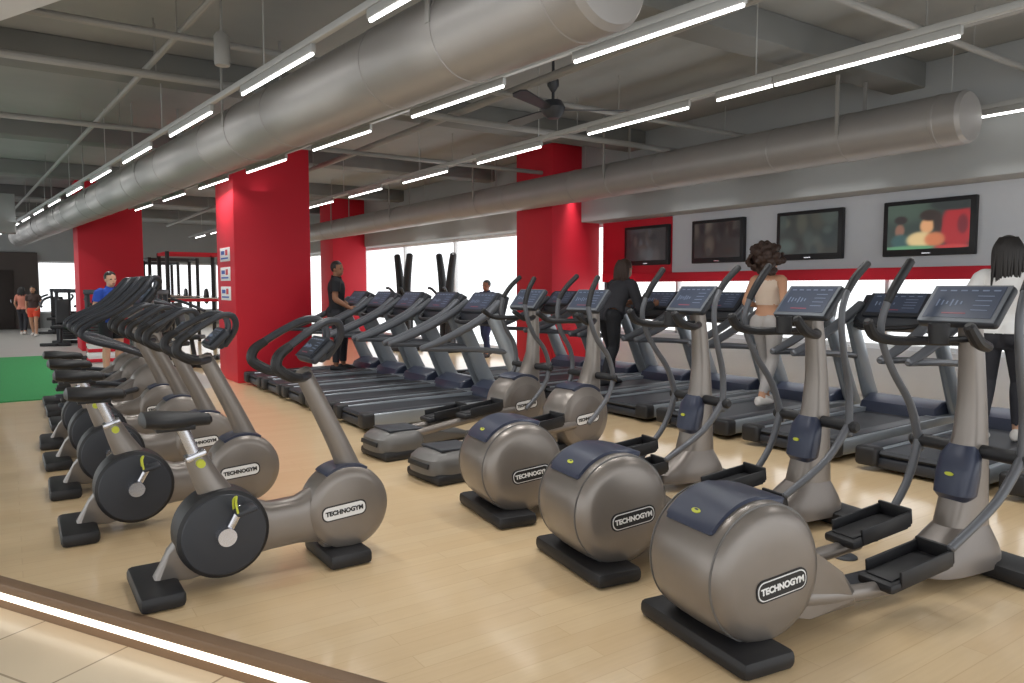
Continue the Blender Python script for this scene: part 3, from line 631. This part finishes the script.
def make_weight_machine():
    t = thing('weight_machine', '', 'weight machine', group='seated weight machines beyond the steppers')
    MB().box((0, 0, .04), (1.3, .12, .08), bev=.015).build('base', BLACK, t)
    MB().box((.5, 0, .04), (.14, .8, .08), bev=.015).build('base', BLACK, t)
    MB().box((-.55, 0, .04), (.12, .7, .08), bev=.015).build('base', BLACK, t)
    for sy in (-1, 1): MB().box((.5, sy*.26, .72), (.09, .07, 1.36), bev=.012).build('post', DARK, t)
    MB().box((.5, 0, 1.4), (.12, .62, .1), bev=.02).build('top_bar', DARK, t)
    m = MB()
    for k in range(12): m.box((.5, 0, .14+.062*k), (.2, .36, .052), bev=.006)
    m.build('weight_stack', BLACK, t)
    m = MB(); m.tube([(-.15, 0, .08), (-.1, 0, .42)], .045); m.box((-.12, 0, .47), (.42, .38, .09), bev=.03, seg=3); m.build('seat', BLACK, t)
    m = MB(); m.box((.12, 0, .86), (.1, .34, .66), (0, R(10), 0), .035, 3); m.build('backrest', BLACK, t)
    for sy in (-1, 1):
        m = MB(); m.tube([(.42, sy*.36, 1.25), (.2, sy*.46, 1.18), (-.12, sy*.45, 1.05), (-.25, sy*.38, 1.0)], .03); m.build('lever', DARK, t)
    return t
wm = make_weight_machine()
WL = ['black seated weight machine in the gap left of the far red column', 'black seated weight machine in front of the far left red column', 'black seated weight machine between the two left red columns, right of the others', 'black seated weight machine nearest the steppers, left of the big red column',
      'distant black seated weight machine before the far window, beside the dark wall']
for i, (x, y, rz) in enumerate([(1.12, 22.6, R(70)), (1.85, 17.8, R(230)), (3.0, 16.4, R(150)), (2.35, 14.6, R(200)), (1.25, 28.5, R(70))]):
    if i == 0: wm.location = (x, y, 0); wm.rotation_euler = (0, 0, rz); wm['label'] = WL[0]
    else: dup(wm, (x, y, 0), rz, WL[i])
x, y = gp(102, 362); t = thing('storage_basket', 'red and white basket standing on the grey floor beside the turf', 'basket', (x, y, 0))
m = MB()
for k in range(4): m.box((0, 0, .05+.1*k), (.5, .42, .07), bev=.015, mi=k % 2)
m.build('basket_body', [RED, WHITE], t); MB().box((0, 0, .2), (.47, .39, .4), bev=.02).build('liner', WHITE, t); MB().box((0, 0, .42), (.54, .46, .05), bev=.02).build('rim', RED, t)

# ------------------------------------------------------------------ people
def remesh(bm, vox, sm):
    me = bpy.data.meshes.new('tmp'); bm.to_mesh(me); bm.free()
    o = bpy.data.objects.new('tmp', me); C.objects.link(o)
    q = o.modifiers.new('r', 'REMESH'); q.mode = 'VOXEL'; q.voxel_size = vox
    q = o.modifiers.new('s', 'SMOOTH'); q.factor = .5; q.iterations = sm
    dg = bpy.context.evaluated_depsgraph_get(); out = bpy.data.meshes.new_from_object(o.evaluated_get(dg)); bpy.data.objects.remove(o); return out
def stand(**kw):
    J = dict(hipL=(0, .09, .90), kneeL=(.02, .10, .49), ankL=(-.02, .10, .09), hipR=(0, -.09, .90), kneeR=(.02, -.10, .49), ankR=(-.02, -.10, .09),
             elL=(-.03, .235, 1.10), wrL=(.05, .225, .86), elR=(-.03, -.235, 1.10), wrR=(.05, -.225, .86)); J.update(kw); return J
def person(label, loc, rz, J, H, skin, garments, hairm, hair, shoem, female=True, lean=0, turn=0, sw=.17):
    s = H/1.7; V = Vector
    j = {k: V(v) for k, v in J.items()}
    dzl = -.35*abs(lean)
    j['shL'] = V((lean, sw, 1.375+dzl)); j['shR'] = V((lean, -sw, 1.375+dzl)); neck = V((lean, 0, 1.42+dzl)); hc = V((lean*1.2+.02, 0, 1.585+dzl))
    hm = .95 if female else 1.05
    b = MB()
    rg = [(.78, .07, .10), (.84, .10, .155), (.91, .115, .165), (.99, .10, .148 if female else .155), (1.07, .09, .125 if female else .15), (1.17, .10, .14 if female else .16), (1.28, .112, .155*hm), (1.36, .10, .15*hm), (1.41, .07, .10), (1.45, .05, .052)]
    b.loft([(lean*max(0, (z-.9)/.5), 0, z+dzl*max(0, (z-.9)/.5), rx, ry) for z, rx, ry in rg])
    if female:
        for q in (-1, 1): b.ell((lean*.7+.085, q*.07, 1.25+dzl*.7), (.055, .06, .06))
    for q in (-1, 1): b.ell((-.06, q*.075, .90), (.085, .085, .1))
    segs = [('torso', V((0, 0, .84)), V((lean, 0, 1.36+dzl)), .14), ('neck', neck, hc+V((-.01, 0, -.07)), .05), ('head', hc+V((0, 0, -.03)), hc+V((0, 0, .06)), .09)]
    b.tube([neck+V((-.005, 0, -.05)), hc+V((-.015, 0, -.05))], [.058, .052])
    hb = MB(); hb.ell(hc+V((-.005, 0, .025)), (.098, .078, .1)); hb.ell(hc+V((.03, 0, -.045)), (.064, .057, .072)); hb.ell(hc+V((.098, 0, -.02)), (.016, .013, .024))
    for q in (-1, 1): hb.ell(hc+V((0, q*.08, -.01)), (.02, .012, .03))
    HT = Matrix.Translation(hc) @ Matrix.Rotation(turn, 4, 'Z') @ Matrix.Translation(-hc)
    bmesh.ops.transform(hb.bm, matrix=HT, verts=hb.bm.verts)
    me = bpy.data.meshes.new('t'); hb.bm.to_mesh(me); b.bm.from_mesh(me)
    a = 1.0 if female else 1.18
    fingers = MB()
    for q in 'LR':
        sg = 1 if q == 'L' else -1
        hp, kn, an, sh, elb, wr = (j[x+q] for x in ('hip', 'knee', 'ank', 'sh', 'el', 'wr'))
        b.tube([hp+V((0, 0, .02)), hp.lerp(kn, .35), kn], [.09*(1.03 if female else 1), .082, .057], n=14)
        cd = (an-kn).normalized(); back = V((-1, 0, 0))-cd*V((-1, 0, 0)).dot(cd)
        b.tube([kn, kn.lerp(an, .3)+back*.012, an], [.057, .058, .037], n=14)
        b.tube([an, an+V((.05, 0, -.045)), an+V((.14, 0, -.06))], [.04, .035, .026], n=10)
        b.tube([V((lean, sg*.09, 1.37+dzl)), sh], [.055, .053*a]); b.tube([sh, sh.lerp(elb, .4), elb], [.05*a, .045*a, .036*a], n=14); b.tube([elb, elb.lerp(wr, .3), wr], [.036*a, .037*a, .025*a], n=12)
        d = (wr-elb).normalized(); n_ = V((0, -sg, 0)); n_ = (n_-d*n_.dot(d)).normalized(); sd = d.cross(n_)
        b.tube([wr, wr+d*.04, wr+d*.085], [.027, .034, .032], n=10)
        for k in range(4):
            ln = (.065, .078, .074, .058)[k]; p0 = wr+d*.08+sd*(1.5-k)*.018
            fingers.tube([p0, p0+d*ln*.55+n_*.008, p0+d*ln*.85+n_*.03, p0+d*ln*.8+n_*.048], [.0095, .009, .0085, .0075], n=8, k=3)
        p0 = wr+d*.03+sd*.024; fingers.tube([p0, p0+d*.03+sd*.025+n_*.01, p0+d*.058+sd*.03+n_*.022], [.013, .011, .009], n=8, k=3)
        segs += [('thigh', hp, kn, .08), ('shin', kn, an, .05), ('foot', an, an+V((.14, 0, -.06)), .035), ('uarm', sh, elb, .043*a), ('farm', elb, wr, .033*a), ('hand', wr+d*.02, wr+d*.12, .035)]
    me0 = remesh(b.bm, .0135, 4)
    fm = bpy.data.meshes.new('t'); fingers.bm.to_mesh(fm)
    tags = []
    for v in me0.vertices:
        best = None
        for nme, p, q, r in segs:
            pq = q-p; t = max(0, min(1, (v.co-p).dot(pq)/pq.length_squared)); dd = (v.co-(p+pq*t)).length/r
            if best is None or dd < best[0]: best = (dd, nme, t)
        tags.append((best[1], best[2], v.co.z))
    SM = Matrix.Scale(s, 4)
    def garment(nm, mt, off, pred, par):
        bm = bmesh.new(); bm.from_mesh(me0); bm.verts.ensure_lookup_table(); bm.normal_update()
        kill = [v for v in bm.verts if not pred(*tags[v.index])]
        nrm = {v: v.normal.copy() for v in bm.verts}
        for v in bm.verts: v.co = v.co+nrm[v]*off
        bmesh.ops.delete(bm, geom=kill, context='VERTS')
        m_ = bpy.data.meshes.new(nm); bm.to_mesh(m_); bm.free(); m_.transform(SM); return link(nm, m_, mt, par, sharp=80)
    bm = bmesh.new(); bm.from_mesh(me0); bm.from_mesh(fm); mb = bpy.data.meshes.new('person'); bm.to_mesh(mb); bm.free(); mb.transform(SM)
    root = link('person', mb, skin, sharp=80); tag(root, label, 'person'); root.location = loc; root.rotation_euler = (0, 0, rz)
    for nm, mt, off, pred in garments: garment(nm, mt, off, pred, root)
    for q in 'LR':
        an = j['ank'+q]; z = an.z-.09
        m = MB(); m.loft([(an.x-.085, an.y, z+.045, .025, .03), (an.x-.07, an.y, z+.05, .038, .05), (an.x, an.y, z+.052, .042, .052), (an.x+.07, an.y, z+.045, .045, .045), (an.x+.14, an.y, z+.034, .047, .034), (an.x+.18, an.y, z+.026, .035, .025), (an.x+.195, an.y, z+.02, .015, .012)], 'X')
        bmesh.ops.transform(m.bm, matrix=SM, verts=m.bm.verts); m.build('shoe', shoem, root)
    m = MB()
    for q in (-1, 1): m.ell(hc+V((.083, q*.031, .004)), (.011, .014, .009))
    bmesh.ops.transform(m.bm, matrix=SM @ HT, verts=m.bm.verts); m.build('eyes', BLACK, root)
    m = MB(); m.ell(hc+V((.088, 0, -.066)), (.01, .024, .008)); bmesh.ops.transform(m.bm, matrix=SM @ HT, verts=m.bm.verts); m.build('mouth', LIP, root)
    h = MB(); rnd = random.Random(11)
    h.ell(hc+V((-.016, 0, .036)), (.1, .088, .1), u=28, v=18)
    bm = h.bm; bmesh.ops.delete(bm, geom=[v for v in bm.verts if (v.co.x-hc.x > .035 and v.co.z-hc.z < .065) or v.co.z-hc.z < -.055 or (v.co.x-hc.x > -.01 and v.co.z-hc.z < .0)], context='VERTS')
    if hair == 'curly':
        h.bm.free(); h = MB(); h.ell(hc+V((-.07, 0, .025)), (.13, .135, .135))
        for _ in range(200):
            u = rnd.uniform(0, 2*PI); w = rnd.uniform(-.95, 1); k = math.sqrt(1-w*w); d = V((math.cos(u)*k, math.sin(u)*k, w))
            if d.x > .5: continue
            h.ell(hc+V((-.075, 0, .015))+V((d.x*.155, d.y*.19, d.z*.16))*rnd.uniform(.82, 1.1), (rnd.uniform(.018, .038),)*3, u=8, v=6)
        hm_ = remesh(h.bm, .010, 1); h = MB(); h.bm.from_mesh(hm_)
    strands = [] if hair not in ('long', 'bob') else [(-.105+.0105*i) for i in range(21)]
    bot = {'bob': -.17, 'long': -.31}.get(hair, 0)
    if hair == 'bob':
        h.loft([(hc.x-.04, 0, hc.z+.10, .05, .065), (hc.x-.045, 0, hc.z+.04, .074, .092), (hc.x-.05, 0, hc.z-.04, .068, .10), (hc.x-.055, 0, hc.z-.12, .055, .098), (hc.x-.06, 0, hc.z-.16, .035, .08)])
    if hair == 'long':
        h.loft([(hc.x-.04, 0, hc.z+.10, .05, .065), (hc.x-.045, 0, hc.z+.04, .074, .094), (hc.x-.055, 0, hc.z-.04, .07, .105), (hc.x-.07, 0, hc.z-.14, .06, .112), (hc.x-.085, 0, hc.z-.24, .045, .11), (hc.x-.095, 0, hc.z-.30, .025, .09)])
    for yy in strands:   # loose locks over the back of the hair
        bx = -.055*math.sqrt(max(0, 1-(yy/.125)**2)); jit = rnd.uniform(-.02, .02)
        h.tube([hc+V((-.05+bx*.8, yy*.55, .11)), hc+V((-.055+bx*1.25, yy*.9, .03)), hc+V((-.065+bx*1.2, yy+jit*.3, -.08)), hc+V((-.08+bx*.9, yy+jit, bot+rnd.uniform(-.04, .02)))], [.012, .015, .014, .004], n=7, k=4)
    bmesh.ops.transform(h.bm, matrix=SM @ HT, verts=h.bm.verts); h.build('hair', hairm, root, sharp=80)
    return root
LIP = mat('lip', (150, 80, 75), .5)
SK1 = mat('skin_tan', (196, 148, 118), .55, var=.03); SK2 = mat('skin_light_tan', (205, 162, 134), .55, var=.03); SK3 = mat('skin_brown', (150, 104, 78), .55, var=.03)
HB = mat('hair_black', (30, 26, 25), .5, var=.3, scale=60); HC = mat('hair_dark_brown', (56, 38, 30), .6, var=.4, scale=70)
CBE = mat('cloth_beige', (214, 196, 180), .85); CGR = mat('cloth_light_grey', (178, 174, 172), .85); CBK = mat('cloth_black', (30, 31, 36), .85); CWH = mat('cloth_white', (226, 226, 226), .85)
CDG = mat('cloth_charcoal', (50, 50, 56), .85)
CBL = mat('cloth_blue', (36, 74, 170), .85); CNV = mat('cloth_navy', (36, 46, 82), .85); CBR = mat('cloth_dark_brown', (74, 58, 54), .85); CRD = mat('cloth_orange_red', (228, 82, 56), .85)
def tee(t, p, z): return (t == 'torso' and z > .90) or (t == 'uarm' and p < .62) or (t == 'neck' and p < .05)
def longsl(t, p, z): return (t == 'torso' and z > .86) or t == 'uarm' or (t == 'farm' and p < .92) or (t == 'neck' and p < .2)
def legg(t, p, z): return t == 'thigh' or (t == 'shin' and p < .9) or (t == 'torso' and z < .99)
def shorts(t, p, z): return (t == 'thigh' and p < .62) or (t == 'torso' and z < .97)
def bra(t, p, z): return t == 'torso' and 1.10 < z < 1.37
WHS = mat('shoe_white', (220, 214, 208), .6); BKS = mat('shoe_black', (34, 34, 38), .6)
DZ = .178
person('woman with big curly dark hair, beige crop top and grey leggings walking on a treadmill', (6.98, 5.22, DZ), R(4),
       stand(kneeL=(.14, .10, .50), ankL=(.16, .10, .09), kneeR=(-.02, -.09, .50), ankR=(-.22, -.09, .12), elL=(-.06, .25, 1.12), wrL=(.15, .20, 1.08), elR=(-.14, -.27, 1.14), wrR=(.06, -.24, 1.04)), 1.74, SK1,
       [('crop_top', CBE, .006, bra), ('leggings', CGR, .006, legg)], HC, 'curly', WHS, turn=R(-8))
person('woman with loose black hair and white t-shirt on a treadmill at the right edge', (7.0, 2.86, DZ), R(10),
       stand(kneeL=(.03, .10, .5), ankL=(-.16, .10, .10), kneeR=(.13, -.10, .5), ankR=(.15, -.10, .09), elL=(-.12, .27, 1.14), wrL=(.10, .25, 1.07), elR=(-.16, -.27, 1.14), wrR=(.05, -.26, 1.08)), 1.74, SK2,
       [('t_shirt', CWH, .022, tee), ('leggings', CDG, .005, legg)], HB, 'long', WHS, turn=R(14))
person('woman in dark long sleeved clothes with dark hair leaning forward on a window treadmill', (6.66, 7.46, DZ), R(2),
       stand(hipL=(-.04, .09, .90), hipR=(-.04, -.09, .90), kneeL=(.11, .10, .5), ankL=(.11, .10, .09), kneeR=(-.03, -.10, .5), ankR=(-.21, -.10, .11), elL=(.26, .27, 1.0), wrL=(.5, .26, 1.05), elR=(.26, -.27, 1.0), wrR=(.5, -.26, 1.05)), 1.76, SK3,
       [('long_sleeved_top', CDG, .028, longsl), ('leggings', CBK, .012, legg)], HC, 'bob', BKS, lean=.2)
person('man with cropped hair in black t-shirt standing on the farthest middle row treadmill', (4.28, 11.25, DZ), R(-25),
       stand(elL=(.0, .28, 1.12), wrL=(.2, .27, 1.0), elR=(.0, -.28, 1.12), wrR=(.2, -.27, 1.0), kneeL=(.1, .1, .49), ankL=(.08, .1, .09)), 1.72, SK3,
       [('t_shirt', CBK, .026, tee), ('trousers', CDG, .012, legg)], HB, 'short', BKS, female=False, turn=R(-30), sw=.20)
x, y = gp(487, 357); person('young person in navy shirt and trousers walking by the far bright windows', (x, y, 0), R(200),
       stand(kneeL=(.16, .1, .5), ankL=(.14, .1, .09), kneeR=(-.02, -.1, .5), ankR=(-.2, -.1, .12), elL=(.02, .27, 1.14), wrL=(.2, .3, 1.0), elR=(-.1, -.27, 1.14), wrR=(-.05, -.34, .94)), 1.64, SK3,
       [('t_shirt', CNV, .026, tee), ('trousers', CNV, .016, legg)], HB, 'short', BKS, female=False)
person('man in bright blue t-shirt standing on the grey floor before the far left red column', (1.36, 13.6, 0), R(-70),
       stand(elL=(.04, .27, 1.12), wrL=(.22, .2, 1.05), elR=(.04, -.27, 1.12), wrR=(.22, -.2, 1.05)), 1.74, SK2,
       [('t_shirt', CBL, .02, tee), ('shorts', CBK, .02, shorts)], HB, 'short', WHS, female=False)
x, y = gp(35, 336); person('distant woman in dark top and orange red shorts walking near the dark doorway', (x, y, 0), R(-110),
       stand(elL=(.0, .25, 1.12), wrL=(.16, .2, .98), elR=(-.08, -.25, 1.12), wrR=(-.06, -.24, .9), kneeL=(.14, .1, .5), ankL=(.14, .1, .09), kneeR=(-.02, -.1, .5), ankR=(-.18, -.1, .11)), 1.52, SK1, [('top', CBR, .014, tee), ('shorts', CRD, .022, shorts)], HB, 'long', WHS)
x, y = gp(24, 334.5); person('distant person in coral top and dark leggings beside the woman in orange red shorts', (x, y, 0), R(70),
       stand(elL=(.0, .25, 1.12), wrL=(.1, .22, .95), kneeL=(.12, .1, .5), ankL=(.12, .1, .09), kneeR=(-.02, -.1, .5), ankR=(-.16, -.1, .11)), 1.5, SK1, [('top', mat('cloth_coral', (206, 132, 112), .85), .014, tee), ('leggings', CDG, .008, legg)], HB, 'bob', WHS)

# ------------------------------------------------------------------ world + camera
w = bpy.data.worlds.new('W'); S.world = w; w.use_nodes = True
bg = w.node_tree.nodes['Background']; bg.inputs[0].default_value = (.95, .98, 1, 1); bg.inputs[1].default_value = 1.7
S.view_settings.view_transform = 'Standard'; S.view_settings.look = 'None'; S.view_settings.exposure = .08
cd = bpy.data.cameras.new('cam'); cd.sensor_width = 36; cd.lens = FPX/1024*36; cd.clip_start = .05
co = bpy.data.objects.new('camera', cd); C.objects.link(co); co.location = (0, 0, CAMZ); co.rotation_euler = (R(90-PITCH), 0, R(-YAW)); S.camera = co
